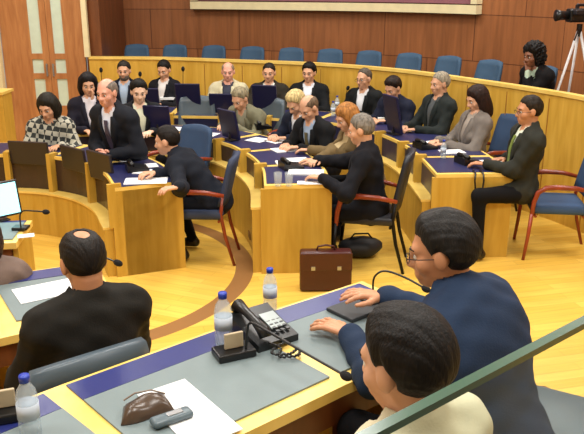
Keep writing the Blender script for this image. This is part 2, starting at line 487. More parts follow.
    mtr = mat('trousers_%d_%d_%d' % trousers, tuple(int(c_*.6) for c_ in trousers), .9, spec=.2, bump=.1, bscale=120); msh = mat('shoe_%d_%d_%d' % shoes, shoes, .35)
    VV = []; FF = []; MM = []; nv = 0
    def add(prims, tags, cell, k, cut=None):
        nonlocal nv
        lo, hi = bounds(prims, cell*3)
        fn = (lambda X: field(prims, X, k)) if cut is None else (lambda X: cut(X, field(prims, X, k)))
        V, F = nets(fn, lo, hi, cell)
        VV.append(V); FF.append(F+nv); MM.append(material_ids(V, F, prims, tags)); nv += len(V)
    bp = torso+legs+shoesP; bt = [1]*len(torso)+[2]*len(legs)+[3]*len(shoesP)
    bt[0] = 2
    for a, e, w in arms:
        bp += [('c', a, e, .056*wd, .046), ('c', e, w, .045, .029)]; bt += [1, 1]
    bp += [('c', neckb, neckb+nrm(headc-neckb)*.05, .06 if not female else .048, .055)]; bt += [0]
    add(bp, bt, cellb, .03)
    def eyecut(X, d):
        for sx in (-1, 1):
            s = np.linalg.norm(X-(Hd(sx*.031,.094,.003)).astype(np.float32), axis=1)-.014
            d = np.maximum(d, -s) if False else -smin(-d, s, .012)
        return d
    add(hs+neck, [0]*(len(hs)+len(neck)), cellh, .018, eyecut)
    for hpz in hprims: add(hpz, [0]*len(hpz), cellf, .008)
    link('body', np.concatenate(VV).tolist(), np.concatenate(FF).tolist(), [ms, mshirt, mtr, msh], root, True, np.concatenate(MM).astype(int).tolist())
    # eyes
    me_w = mat('eye_white', (226,222,216), .3); me_d = mat('eye_dark', (34,24,18), .2)
    for sx in (-1, 1):
        c = Hd(sx*.030, .0765, .002)
        b = MB().ball(c, .0115, 12); o = b.build('eye', me_w, root, True); o.data.materials.append(me_d)
        for pl in o.data.polygons:
            pc = np.array(pl.center)-c
            if pc@HF > .0075: pl.material_index = 1
        mb = MB().tube([Hd(sx*.016,.093,.026), Hd(sx*.032,.092,.031), Hd(sx*.048,.078,.026)], [.003,.004,.002], 6)
        mb.build('eyebrow', mat('brow_%d_%d_%d' % hcol, hcol, .9), root, True)
    MB().tube([Hd(-.022,.089,-.060), Hd(-.008,.0935,-.0605), Hd(.008,.0935,-.0605), Hd(.022,.089,-.060)], [.002,.0035,.0035,.002], 6).build('mouth', mat('lips', (150,84,74), .5), root, True)
    # jacket
    if jacket:
        jp = list(torso)
        for i, (a, e, w) in enumerate(arms):
            ww = e+(w-e)*.94
            jp += [('c', a, e, .058*wd, .05), ('c', e, ww, .050, .037)]
        if not stand:
            jp += [('c', hip+np.array([-.08,.03,-.0]), hip+np.array([-.10,.15,-.005]), .09, .08), ('c', hip+np.array([.08,.03,-.0]), hip+np.array([.10,.15,-.005]), .09, .08)]
        else:
            jp += [('e', hip+np.array([0,0,-.06]), I3, (.18,.14,.14))]
        jp += [('c', T(0,-.03,.49), T(0,-.022,.552), .080, .064), ('c', T(-sw+.03,-.02,.472), T(sw-.03,-.02,.472), .050, .050), ('e', T(0,-.045*fat,.37), A, (.165*wd*fat,.08*fat,.14*fat))]
        infl = .014
        fl = random.random()*6
        def jf(X):
            d = field(jp, X, .05, infl-.004)
            q = X-hip.astype(np.float32); x = q@Rv.astype(np.float32); w = q@Fv.astype(np.float32); u = q@U.astype(np.float32)
            d = d+.0035*np.sin(u*55+x*18+fl)*np.sin(x*30+w*34+fl)+.002*np.sin(w*80+u*40)
            V = np.maximum((np.abs(x)-(.010+.17*(u-.16)))*.95, -(w-.0)); V = np.maximum(V, w-.175)
            V = np.maximum(V, .16-u)
            d = np.maximum(d, -V)
            hole = np.maximum(np.linalg.norm(np.stack([x, w+.012], 1), axis=1)-.060, .47-u)
            return np.maximum(d, -hole)
        lo, hi = bounds(jp, .03+cellb*3)
        V, F = nets(jf, lo, hi, cellb)
        if checker:
            jm = checker
        else: jm = mat('jacket_%d_%d_%d' % cloth, tuple(int(c_*(.8 if sum(cloth) < 200 else .9)) for c_ in cloth), .85, spec=.25, noise=.1, nscale=14, bump=.15, bscale=160)
        link('jacket', V.tolist(), F.tolist(), jm, root, True)
    if jacket:
        rg = []
        for k in range(13):
            a = math.pi*(-.5)+2*math.pi*k/12
            rg.append(T(.060*math.cos(a), -.014+.060*math.sin(a), .512+.022*max(0,-math.sin(a))-.012*max(0,math.sin(a))))
        MB().tube(rg, .0105, 6, scale=(1.5,.7)).build('shirt_collar', mshirt, root, True)
        if cloth != shirt and not checker:
            for sx in (-1, 1):
                V = []; rows = [(.505,.056,.026), (.46,.058,.050), (.40,.050,.056), (.33,.038,.046), (.26,.027,.030), (.19,.014,.006)]
                for u, xi, wd_ in rows:
                    for xx in (xi, xi+wd_):
                        w = .02
                        for st in range(60):
                            X = T(sx*xx, w, u)[None].astype(np.float32)
                            if field(jp, X, .035, infl)[0] > .003: break
                            w += .004
                        V.append(T(sx*xx, w+.002, u)); V.append(T(sx*xx, w-.012, u))
                F = []
                for i in range(len(rows)-1):
                    a = i*4; b = a+4
                    F += [(a,a+2,b+2,b), (a+1,b+1,b+3,a+3), (a,b,b+1,a+1), (a+2,a+3,b+3,b+2)]
                F += [(0,1,3,2), (20,22,23,21)]
                link('lapel', V, F, jm, root, True)
    if tie:
        pts = []
        for u in (.475, .43, .36, .28, .20, .14):
            w = .0
            for st in range(60):
                X = T(0, w, u)[None].astype(np.float32)
                if field(torso+neck, X, .03)[0] > .004: break
                w += .004
            pts.append((w+.004, u))
        Vt = []; Ft = []
        wid = [.022, .016, .024, .032, .036, .004]
        for (w, u), hw_ in zip(pts, wid):
            for x in (-hw_, hw_):
                for dw in (0, .006): Vt.append(T(x, w+dw, u))
        for i in range(len(pts)-1):
            p = i*4; q = p+4
            Ft += [(p, q, q+2, p+2), (p+1, p+3, q+3, q+1), (p, p+1, q+1, q), (p+2, q+2, q+3, p+3)]
        Ft += [(0,2,3,1), (len(Vt)-4, len(Vt)-3, len(Vt)-1, len(Vt)-2)]
        link('tie', Vt, Ft, mat('tie_%d_%d_%d' % tie, tie, .5), root)
    # hair
    if hair:
        t = {'short': .012, 'bald': .007, 'crop': .007, 'thick': .020, 'bob': .02, 'long': .02, 'curly': .028, 'receding': .009, 'crown': .010}[hair]
        hp_ = [('e', Hd(0,-.012,.03), HA, (.077,.098,.094))]
        if hair == 'bob': hp_ += [('e', Hd(0,-.045,-.03), HA, (.088,.06,.09)), ('e', Hd(.06,-.012,-.02), HA, (.028,.05,.085)), ('e', Hd(-.06,-.012,-.02), HA, (.028,.05,.085))]
        if hair == 'long': hp_ += [('e', Hd(0,-.055,-.07), HA, (.09,.05,.14)), ('e', Hd(.065,-.02,-.06), HA, (.026,.045,.12)), ('e', Hd(-.065,-.02,-.06), HA, (.026,.045,.12))]
        if hair == 'curly': hp_ += [('e', Hd(0,-.04,-.01), HA, (.098,.07,.09)), ('e', Hd(0,-.02,.06), HA, (.09,.09,.07))]
        if hair in ('bob', 'long', 'curly'): ys = [-.2,-.03,0,.03,.05,.075,.12]; zs = [-.3,-.3,-.3,-.12,.03,.062,.075]
        elif hair == 'receding': ys = [-.2,-.06,-.025,.0,.01,.03,.06,.12]; zs = [-.09,-.08,-.05,.005,.03,.055,.10,.12]
        else: ys = [-.2,-.06,-.03,-.012,.012,.03,.05,.075,.12]; zs = [-.105,-.09,-.055,.008,-.004,.034,.064,.084,.086]
        H0 = headc.astype(np.float32)
        ph = random.random()*6
        def hf(X):
            q = X-H0; x = q@HR.astype(np.float32); y = q@HF.astype(np.float32); z = q@HU.astype(np.float32)
            ang = np.arctan2(x, z+.05)
            amp = .0016 if hair not in ('curly',) else .008
            dn = amp*np.sin(ang*17+y*70+ph)*np.cos(ang*7-y*45+2*ph)+amp*.8*np.sin(x*55+ph)*np.sin(y*48+z*30)+amp*.4*np.sin(ang*47+y*18)
            if hair == 'curly': dn = dn+.006*np.sin(x*110+ph)*np.sin(y*120)*np.sin(z*115)
            tt = t*(1+.45*np.clip((y-.02)/.06, 0, 1)*(z > .05)) if hair == 'thick' else t
            tap = np.clip((z-np.interp(y, ys, zs))/.075, .10, 1)**.7
            if hair in ('bald', 'crown'): sb = sdf_prim(('e', Hd(0, .0, .105), HA, (.052, .118, .070)) if hair == 'bald' else ('e', Hd(0, -.05, .122), HA, (.030, .045, .040)), X); tap = tap*np.clip((sb+.004)/.03, .05, 1)
            d = field(hp_, X, .02)-(tt+dn)*tap
            cut = (np.interp(y, ys, zs)-z+.004*np.sin(x*140+ph)+.003*np.sin(x*310+y*90))*.75
            if hair not in ('bob','long','curly'):
                cut = np.maximum(cut, -(np.sqrt((np.abs(x)-.08)**2+(y+.004)**2+(z+.006)**2)-.03))
            d = -smin(-d, -cut, .01)
            if hair in ('bald', 'crown'): d = np.maximum(d, -sb)
            return d
        lo, hi = bounds(hp_, .05)
        V, F = nets(hf, lo, hi, cellh)
        hm = mat('hair_%d_%d_%d' % hcol, tuple(int(c_*(.55 if sum(hcol) < 200 else .95)) for c_ in hcol), .6, spec=.25, noise=.5, nscale=40, bump=.35, bscale=110, stretch=(1.6,1.6,.35))
        link('hair', V.tolist(), F.tolist(), hm, root, True)
    if beard:
        bpz = [('e', Hd(0,.025,-.062), HA, (.058,.068,.056))]
        def bf(X):
            q = X-headc.astype(np.float32); y = q@HF.astype(np.float32); z = q@HU.astype(np.float32)
            d = field(bpz, X, .01)-.006
            mouth = sdf_prim(('e', Hd(0,.09,-.058), HA, (.02,.03,.008)), X)
            return np.maximum(np.maximum(d, z+.04), -mouth)
        lo, hi = bounds(bpz, .02); V, F = nets(bf, lo, hi, cellh)
        link('beard', V.tolist(), F.tolist(), mat('beard_%d_%d_%d' % beard, beard, .8), root, True)
    if glasses:
        g = MB()
        for sx in (-1, 1):
            c = Hd(sx*.032, .104, .0); rg = []
            for k in range(17):
                a = k*2*math.pi/16; rg.append(c+HR*math.cos(a)*.023+HU*math.sin(a)*.016)
            g.tube(rg, .0017, 6)
            g.tube([Hd(sx*.054,.102,.004), Hd(sx*.078,.06,.006), Hd(sx*.084,-.004,.004)], .0018, 6)
        g.tube([Hd(-.010,.104,.004), Hd(.010,.104,.004)], .0018, 6)
        g.build('glasses', mat('glasses_frame', (30,26,26), .3), root, True)
    root['wr'] = 0
    del root['wr']
    return root

# ------------------------------------------------------------------ the room
def attach(o, root):
    o.data.transform(Matrix.Rotation(-root.rotation_euler.z, 4, 'Z') @ Matrix.Translation(-root.location)); o.parent = root; return o
BAR = Path([(-2.87,10.82), (-1.86,10.74), (-.71,10.36), (.37,9.95), (1.32,9.22), (2.04,8.21), (2.47,7.5), (2.74,6.95), (3.05,6.1), (3.2,5.2)])
CEIL = 4.6
def flat(name, pts, z0, z1, m):
    return struct(MB().prism(pts, z0, z1).build(name, m))
flat('floor', [(-7,-2), (7,-2), (7,15), (-7,15)], -.1, 0, FLOORM)
MC_ceil = mat('ceiling_white', (206,204,198), .9)
flat('ceiling', [(-7,-2), (7,-2), (7,15), (-7,15)], CEIL, CEIL+.1, MC_ceil)
wl = mat('side_wall_plaster', (190,170,140), .9)
struct(MB().box((-6.05,6.5,CEIL/2), (.1,17,CEIL)).build('wall_left', wl))
struct(MB().box((6.05,6.5,CEIL/2), (.1,17,CEIL)).build('wall_right', wl))
struct(MB().box((0,-2.05,CEIL/2), (14,.1,CEIL)).build('wall_front', wl))
# door wall on the left, and the return behind the barrier end
struct(MB().box((-5.1,11.0,CEIL/2), (1.8,.12,CEIL)).box((-3.6,11.0,3.4), (1.4,.12,2.4)).build('wall_left', W_DOOR))
struct(MB().box((-2.83,11.9,CEIL/2), (.22,1.9,CEIL)).build('wall_back', W_BROWN))
# curved panelled wall behind the gallery
def curved_wall(name, path, s0, s1, o, z0, z1, m, step=.25):
    n = int((s1-s0)/step)+1; V = []; F = []; us = []
    for i in range(n+1):
        d = s0+(s1-s0)*i/n; a = path.at(d, o); b = path.at(d, o+.1)
        V += [(a.x,a.y,z0), (a.x,a.y,z1), (b.x,b.y,z0), (b.x,b.y,z1)]; us.append(d)
    for i in range(n):
        p = i*4; F += [(p, p+4, p+5, p+1), (p+2, p+3, p+7, p+6), (p+1, p+5, p+7, p+3)]
    ob = link(name, V, F, m); uv = ob.data.uv_layers.new(name='UVMap')
    for pl in ob.data.polygons:
        for li in pl.loop_indices:
            v = ob.data.loops[li].vertex_index; uv.data[li].uv = (us[v//4]*1.25, V[v][2])
    return struct(ob)
curved_wall('wall_back', BAR, 0, BAR.L, 1.75, 0, CEIL, WALLP)
# gallery floor
V, F = sweep(BAR, 0, BAR.L, .03, 1.75, 0.0, .42); gf = link('floor', V, F, mat('gallery_carpet', (70,60,56), .95)); struct(gf)
# barrier
bt = thing('barrier', 'long curved pale oak barrier running behind the back row of seats', 'barrier', (BAR.q[0].x, BAR.q[0].y, 0))
attach(sweep_obj('panel', BAR, 0, BAR.L, -.03, .03, 0, 1.24, W_BAR), bt)
attach(sweep_obj('top_rail', BAR, 0, BAR.L, -.045, .05, 1.24, 1.275, W_EDGE), bt)
for k in range(1, 16):
    d = BAR.L*k/16; p = BAR.at(d, -.031); t = BAR.tan(d)
    attach(MB().box((p.x, p.y, .6), (.008, .006, 1.2), math.atan2(t.y, t.x)).build('joint_strip', mat('oak_joint', (150,100,34), .5)), bt)
struct(MB().box((-2.89,10.80,(1.27+CEIL)/2), (.07,.07,CEIL-1.27)).build('trim_1', CREAM))
struct(MB().box((-4.19,10.9,CEIL/2), (.08,.1,CEIL)).build('trim_2', CREAM))
# wall board with cream lower frame
bd = thing('wall_board', 'large framed wall board with a cream frame hung on the brown panelled wall', 'board', (.6, 11.9, 1.95))
s0, s1 = row_s(BAR, 190, 1.6, 1.9), row_s(BAR, 476, 1.6, 1.9)
attach(sweep_obj('frame', BAR, s0, s1, 1.60, 1.74, 1.87, 1.985, CREAM), bd)
attach(sweep_obj('frame', BAR, s0, s0+.07, 1.60, 1.74, 2.0, 3.6, CREAM), bd)
attach(sweep_obj('frame', BAR, s1-.07, s1, 1.60, 1.74, 2.0, 3.6, CREAM), bd)
attach(sweep_obj('frame', BAR, s0, s1, 1.60, 1.74, 3.6, 3.67, CREAM), bd)
attach(sweep_obj('board_surface', BAR, s0+.07, s1-.07, 1.66, 1.73, 2.0, 3.6, mat('board_mauve', (132,84,96), .7)), bd)
# double door with glass slits
def door(n, x0, x1, handle_x, slit):
    y = 11.0; w = x1-x0
    r = bpy.data.objects.new('door_%d' % n, None); COL.objects.link(r); r.location = (x0, y, 0); struct(r)
    m = MB(); sx0, sx1 = slit
    zs = [(1.30, 2.2), (1.02, 1.22), (.55, .94)]
    # leaf built of rails and stiles around the slits
    m.box(((x0+sx0)/2, y, 1.1), (sx0-x0, .05, 2.2)); m.box(((sx1+x1)/2, y, 1.1), (x1-sx1, .05, 2.2))
    cuts = [0]+[z for p in reversed(zs) for z in p]
    for a, b in ((0, .55), (.94, 1.02), (1.22, 1.30)):
        m.box(((sx0+sx1)/2, y, (a+b)/2), (sx1-sx0, .05, b-a))
    attach(m.build('door_leaf', W_DOOR), r)
    pane = mat('frosted_pane', (206,224,206) if n == 1 else (168,206,200), .15)
    for a, b in zs: attach(MB().box(((sx0+sx1)/2, y, (a+b)/2), (sx1-sx0, .015, b-a)).build('pane', pane), r)
    attach(MB().tube([(handle_x, y-.06, .98), (handle_x, y-.06, 1.16)], .012).box((handle_x, y-.04, 1.0), (.02,.04,.02)).box((handle_x, y-.04, 1.14), (.02,.04,.02)).build('door_handle', STEEL), r)
door(1, -4.15, -3.49, -3.53, (-3.74, -3.58))
door(2, -3.485, -2.97, -3.44, (-3.41, -3.26))
# low wall at the far left
lw = thing('low_partition', 'low pale oak partition end at the far left beside the wooden doors', 'partition', (-3.9, 8.7, 0))
attach(MB().box((-3.95,8.7,.53), (1.3,.3,1.06)).build('panel', W_BAR), lw)
attach(MB().box((-3.95,8.7,1.075), (1.34,.36,.03)).build('top_rail', W_EDGE), lw)

# raised tier under the nearest desks
TH = .28
_e1, _e2 = P(540,389,.28), P(584,411,.28)
TIER = [(3.4,.4), (3.0,1.4), (2.35,2.4), (1.85,2.95), (_e2.x,_e2.y), (_e1.x,_e1.y), (1.1,3.42), (.85,3.45), (.55,3.36), (.2,3.08), (-.9,2.2), (-1.6,1.75), (-3.2,.9), (-3.4,-1.0), (3.4,-1.0)]
tm = wood('tier_planks', (222,178,96), (236,200,126), .3, 2, (.2,2,1))
flat('floor', TIER, 0.001, TH, tm)
TP = Path(TIER[:12], smooth=False)
nz = sweep_obj('trim_3', TP, 0, TP.L, -.03, .02, TH, TH+.012, W_BROWN, step=.1); struct(nz)
nz = sweep_obj('trim_4', TP, 0, TP.L, .03, .045, .06, TH+.004, BLACK, step=.1); struct(nz)

# ------------------------------------------------------------------ desks
def row(label, pts, half=.28, bay=.62, z=.75, path=None, endw=0.0, cuts=None, screen=None, lz=.50):
    pa = path or Path(pts); root = thing('curved_desk', label, 'desk', (pa.q[0].x, pa.q[0].y, 0))
    attach(sweep_obj('worktop', pa, 0, pa.L, -half, half, z-.03, z, W_EDGE), root)
    attach(sweep_obj('end_panel', pa, -.0, .035, -half-.0, half+.03+endw, 0, z-.031, W_DESK, step=.02), root)
    attach(sweep_obj('base_front', pa, .036, pa.L, half, half+.10, 0, lz, W_DESK), root)
    attach(sweep_obj('ledge', pa, .036, pa.L, half-.02, half+.11, lz+.001, lz+.02, W_EDGE), root)
    n = max(1, round(pa.L/bay)); bd_ = [pa.L*i/n for i in range(n+1)]
    if cuts: bd_ = [0]+[row_s(pa, c_, half, .7) for c_ in cuts]+[pa.L]
    for i in range(len(bd_)-1):
        a, b = bd_[i], bd_[i+1]
        attach(sweep_obj('front_screen', pa, a+.05, b-.03, half-.03, half-.005, lz+.021, z-.032, screen or SCREEN), root)
        attach(sweep_obj('desk_mat', pa, a+.05, b-.03, -half+.03, half-.02, z+.0005, z+.004, mat('mat_navy', (30,34,78), .4)), root)
        if i:
            attach(sweep_obj('divider', pa, a-.03, a+.03, half-.05, half+.06, lz+.021, z+.03, W_DESK, step=.03), root)
            attach(sweep_obj('divider', pa, a-.012, a+.012, -half+.05, half-.055, 0, z-.032, W_DESK, step=.03), root)
    return pa, root
PA_A, dA = row('innermost curved oak desk at left with papers and black phone on its end', [(-1.14,5.78), (-1.40,6.38), (-1.8,6.85), (-2.35,7.12), (-2.95,7.12), (-3.6,6.95)], half=.27, cuts=[121,93,53,8], lz=.40)
PA_B, dB = row('middle curved oak desk in the centre, briefcase standing at its end', [(.05,5.76), (.0,6.4), (-.17,7.0), (-.5,7.6), (-1.0,7.98), (-1.7,8.15), (-2.4,8.1)], half=.27, lz=.54, screen=mat('front_dark_brown', (44,34,42), .3))
PA_C, dC = row('outermost curved oak desk whose end stands at right beside the man in grey suit', [(1.54,6.12), (1.50,6.9), (1.38,7.6), (1.1,8.25), (.6,8.8), (-.1,9.1), (-.9,9.25), (-1.8,9.3), (-2.7,9.25)], half=.33, screen=mat('front_navy', (34,36,66), .3))
# floor socket plate on the middle desk front
sp = PA_B.at(.75, .27+.102); t = PA_B.tan(.75)
attach(MB().box((sp.x, sp.y, .10), (.10,.012,.06), math.atan2(t.y, t.x)).build('socket_plate', mat('socket', (110,60,40), .4)), dB)

def front_desk(name_label, far, zt, z0, depth, splits, strip=(.02,.15), pad=(.165,.60), ends=(True, True)):
    """far = path along far edge, left to right; splits = arc positions of the wood dividers"""
    pa = Path(far, smooth=False); root = thing('desk', name_label, 'desk', (pa.q[0].x, pa.q[0].y, z0))
    at = lambda o: attach(o, root)
    at(sweep_obj('worktop', pa, 0, pa.L, -depth, 0, zt-.04, zt, W_EDGE, step=.1))
    at(sweep_obj('front_panel', pa, .01, pa.L-.01, -.05, -.02, z0, zt-.041, W_BROWN, step=.1))
    if ends[1]: at(sweep_obj('end_panel', pa, pa.L-.035, pa.L-.002, -depth+.04, -.051, z0, zt-.041, W_DESK, step=.1))
    if ends[0]: at(sweep_obj('end_panel', pa, .002, .035, -depth+.04, -.051, z0, zt-.041, W_DESK, step=.1))
    edges = [0]+list(splits)+[pa.L]
    for i in range(len(edges)-1):
        a = edges[i]+(.04 if i else .03); b = edges[i+1]-(.04 if i < len(edges)-2 else .035)
        at(sweep_obj('blue_strip', pa, a, b, -strip[1], -strip[0], zt+.0005, zt+.005, NAVY, step=.1))
        at(sweep_obj('writing_pad', pa, a, b, -pad[1], -pad[0], zt+.0005, zt+.007, GREYPAD, step=.1))
        if i: at(sweep_obj('divider', pa, edges[i]-.012, edges[i]+.012, -depth+.08, -.051, z0, zt-.041, W_DESK, step=.1))
    at(sweep_obj('apron', pa, .04, pa.L-.04, -depth+.03, -depth+.055, zt-.16, zt-.041, W_BROWN, step=.1))
    return pa, root
ZF = TH+.75
pts = [P(-60,432,ZF), P(52,388,ZF), P(238,321,ZF), P(362,281,ZF)]
PF, dF = front_desk('nearest desk with grey writing pads, a phone and water bottles on it', [(p.x, p.y) for p in pts], ZF, TH, .62, [])
seg = [PF.s[1], PF.s[2]]
bpy.data.objects.remove  # keep
for ch in list(dF.children):
    bpy.data.objects.remove(ch, do_unlink=True)
bpy.data.objects.remove(dF, do_unlink=True)
PF, dF = front_desk('nearest long desk with grey writing pads, a phone and water bottles on it', [(p.x, p.y) for p in pts], ZF, TH, .62, seg, strip=(.02,.14), pad=(.145,.555))
PG, dG = front_desk('desk at left with grey pad in front of the balding man', [(-2.5,3.3), (-1.62,3.84), (-1.14,4.06)], .75, 0, .80, [.95], pad=(.165,.66))
PI, dI = front_desk('small far-left desk carrying the lit monitor and a microphone', [(-2.9,4.6), (-2.3,4.78), (-1.76,4.84)], .75, 0, .46, [], strip=(.01,.04), pad=(.05,.40))

# ------------------------------------------------------------------ chairs
def chair_parts(root, back, wood_m, legm, arms=True, hgt=1.0, w=.46):
    b = MB()
    b.box((0,0,.44), (w+.02,.46,.075), bevel=.025); b.build('seat', back, root, True)
    # curved backrest
    V = []; F = []; nx, nz = 8, 6
    for side in (0, 1):
        for j in range(nz+1):
            z = .52+(hgt-.52)*j/nz
            ww = w/2*(1-.12*(j/nz)**2)*(1-.06*(j == nz))
            for i in range(nx+1):
                u = -1+2*i/nx
                y = -.235-.10*(j/nz)+.035*u*u-(.035 if side else 0)+(.008 if (i in (0, nx) or j in (0, nz)) and not side else 0)
                V.append((u*ww, y, z-.02*u*u*(j == nz)))
    st = (nx+1)*(nz+1)
    for j in range(nz):
        for i in range(nx):
            a = j*(nx+1)+i
            F.append((a, a+nx+1, a+nx+2, a+1)); F.append((st+a, st+a+1, st+a+nx+2, st+a+nx+1))
    def q(a, b): F.append((a, b, st+b, st+a))
    for i in range(nx): q(i, i+1); q(nz*(nx+1)+i+1, nz*(nx+1)+i)
    for j in range(nz): q((j+1)*(nx+1), j*(nx+1)); q(j*(nx+1)+nx, (j+1)*(nx+1)+nx)
    link('backrest', V, F, back, root, True)
    for s in (-1, 1):
        x = s*(w/2+.045)
        if arms:
            MB().tube([(x,.235,.40), (x,.225,.52), (x,.20,.605), (x,.14,.645), (x,.05,.655), (x,-.10,.65), (x-s*.02,-.25,.62)], [.017,.018,.02,.021,.021,.019,.015], 8, scale=(1,1.1)).build('armrest', wood_m, root, True)
            MB().tube([(x,.27,0), (x,.25,.2), (x,.235,.42)], [.014,.016,.018]).build('leg', legm, root, True)
        else:
            x = s*(w/2-.03); MB().tube([(x,.22,0), (x,.19,.42)], [.011,.013]).build('leg', legm, root, True)
        x = s*(w/2-.01)
        MB().tube([(x,-.32,0), (x,-.25,.25), (x,-.215,.45), (x,-.235,.60)], [.013,.015,.016,.014]).build('leg', legm, root, True)
    MB().tube([(-w/2-.03,.2,.39), (w/2+.03,.2,.39)], .012).tube([(-w/2-.0,-.2,.39), (w/2+.0,-.2,.39)], .012).build('crossbar', legm, root)
def chair(label, x, y, yaw, back=CHAIRBLUE, wood_m=W_RED, legm=METALB, z0=0, group=None, arms=True, hgt=1.0, w=.46):
    r = thing('armchair' if arms else 'chair', label, 'chair', (x, y, z0), R(yaw)-math.pi/2, group)
    chair_parts(r, back, wood_m, legm, arms, hgt, w); return r
def dup(root, loc, rotz, label=None, group=None):
    r = root.copy(); COL.objects.link(r); r.location = loc; r.rotation_euler = (0,0,rotz)
    if label: r['label'] = label
    if group: r['group'] = group
    for ch in list(root.children):
        c = ch.copy(); COL.objects.link(c); c.parent = r
        for g in ch.children:
            d = g.copy(); COL.objects.link(d); d.parent = c
    return r
chair('blue armchair with beech arms under the man bending over the left desk', -.80, 6.14, 178, mat('chair_deep_blue', (40,52,78), .7), legm=W_RED, hgt=.93, w=.42)
chair('dark armchair with red-brown arms under the grey-haired man at the middle desk', .64, 6.0, 168, CHAIRDARK, w=.42)
chair('blue armchair with red-brown arms and legs at the right edge', 2.30, 6.3, 172, mat('chair_mid_blue', (46,74,110), .75), legm=W_RED)
# gallery chairs
gp = [(137,47), (176,47), (214,47), (253,47.5), (292,49), (331,50.5), (370,52), (410,54), (451,57), (492,60.5), (546,66)]
places = ['leftmost of the blue chairs behind the barrier', 'second blue chair from the left behind the barrier', 'third blue chair from the left behind the barrier, over the bald man',
 'fourth blue chair from the left behind the barrier', 'fifth blue chair from the left behind the barrier', 'sixth blue chair from the left behind the barrier, over the dark-haired young man',
 'blue chair behind the barrier, seventh from the left', 'blue chair behind the barrier, eighth from the left', 'blue chair behind the barrier, ninth from the left', 'blue chair behind the barrier next to the seated dark-haired woman, empty', 'blue chair behind the barrier on which the dark-haired woman sits']
first = None
for (px, py), lb in zip(gp, places):
    z0 = .42; d0 = BAR.near(*P(px, py, 1.36).xy); 
    # slide along the row so that the column matches the photo's spacing
    best = min((abs(P(px, 50, 1.36).x/P(px, 50, 1.36).y-BAR.at(s, 1.03).x/BAR.at(s, 1.03).y), s) for s in [BAR.L*k/600 for k in range(600)])
    s = best[1]; p = BAR.at(s, .72); t = BAR.tan(s); yaw = math.degrees(math.atan2(-t.x, t.y))
    if first is None:
        first = chair(lb, p.x, p.y, yaw, CHAIRGAL, z0=z0, group='blue gallery chairs', arms=False, hgt=.945, w=.40)
    else: dup(first, (p.x, p.y, z0), R(yaw)-math.pi/2, lb)

# ------------------------------------------------------------------ small things
def monitor(label, p, yaw, w=.32, h=.26, z=.755, col=DARKB, scr=None, tilt=12, group=None, lift=.02, stand=True):
    r = thing('monitor', label, 'monitor', (p[0], p[1], z), R(yaw)-math.pi/2, group)   # screen looks along +Y
    M = Matrix.Rotation(R(tilt), 4, 'X')
    def tb(c, s): 
        return M @ Matrix.Translation(c)
    m = MB().box((0,0,h/2+lift), (w,.028,h), bevel=.006); m.build('housing', col, r).data.transform(M)
    MB().box((0,.0150,h/2+lift), (w-.03,.002,h-.03)).build('screen', scr or mat('screen_dark', (18,26,60), .15), r).data.transform(M)
    if not stand: return r
    MB().tube([(0,-.03,.008), (0,-.02,lift+.06)], .014).build('stand', BLACK, r)
    MB().box((0,-.02,.005), (.16,.11 if h != .22 else .05,.010), bevel=.003).build('foot', BLACK, r)
    return r
def out_yaw(pa, s):
    t = pa.tan(s); return math.degrees(math.atan2(-t.x, t.y))   # outward = -(left normal) = (ty,-tx)
def on_row(pa, px, py, z=.76):
    q = P(px, py, z); return pa.near(q.x, q.y)
for px, w, lb in ((30,.40,'wide dark screen at the far left of the innermost desk, before the woman in check'), (75,.36,'dark screen on the innermost desk, middle of its three'), (109,.34,'dark screen on the innermost desk beside the standing man')):
    s = row_s(PA_A, px, .30, .8); p = PA_A.at(s, .305) if px < 100 else P(103, 180, .665); monitor(lb, p, out_yaw(PA_A, s) if px < 100 else 48, w, .22 if px < 100 else .25, z=.665, stand=False, col=mat('screen_back_brown', (40,34,36), .3), tilt=6, lift=.0)
for px, h, lb in ((159,.27,"navy screen on the middle desk behind the bending man's head"), (232,.30,'navy screen on the middle desk left of the blond man')):
    s = row_s(PA_B, px, .14, .8); p = PA_B.at(s, .14); monitor(lb, p, out_yaw(PA_B, s), .29, h, col=NAVYD)
for px, h, lb in ((189,.36,'navy screen on the back row left of the man in cream jacket'), (222,.24,'navy screen in front of the man in cream jacket'), (266,.36,'tall navy screen on the back row before the man in brown jacket'), (148,.30,'navy screen on the back row left of the held white papers'),
                  (396,.40,'tall navy screen on the outer desk before the man with bowed head')):
    s = row_s(PA_C, px, .2, .8); p = PA_C.at(s, .2); monitor(lb, p, out_yaw(PA_C, s), .30, h, col=NAVYD)
# lit monitor
pm = P(-4, 222, .76); monitor('lit monitor with bright cyan screen at the left edge', (pm.x, pm.y+.02), 315, .36, .24, scr=emit('lit_screen', (150,226,236), 1.6), tilt=10)

def sheet(label, px, py, z, w, h, rot, th=.003, m=PAPER, group=None, name='sheet_of_paper', cat='paper'):
    p = P(px, py, z); o = MB().box((0,0,th/2), (w, h, th)).build(name, m, None, loc=(p.x, p.y, z+.0005), rotz=R(rot))
    return tag(o, label, cat, group)
ZR = .7545
sheet('white sheets lying on the end of the innermost desk', 146, 181, ZR, .34, .20, 6)
sheet('white sheet behind the black phone on the innermost desk', 146, 166, ZR, .20, .15, 20)
sheet('white stack of papers near the end of the middle desk', 306, 173, ZR, .30, .16, -4, .012)
sheet('white sheet at the very end of the middle desk', 311, 183, ZR, .22, .10, -2)
sheet('white papers under the woman\'s hands on the middle desk', 296, 160, ZR, .22, .16, 12)
sheet('pale papers further along the middle desk', 286, 150, ZR, .26, .18, 25, .008)
sheet('white papers along the middle desk, before the balding man', 277, 141, ZR, .2, .2, 40)
sheet('loose white papers on the middle desk left of the blond man', 258, 140, ZR, .2, .2, 55)
sheet('white papers on the middle desk by the grey empty chair', 207, 135, ZR, .24, .2, 70)
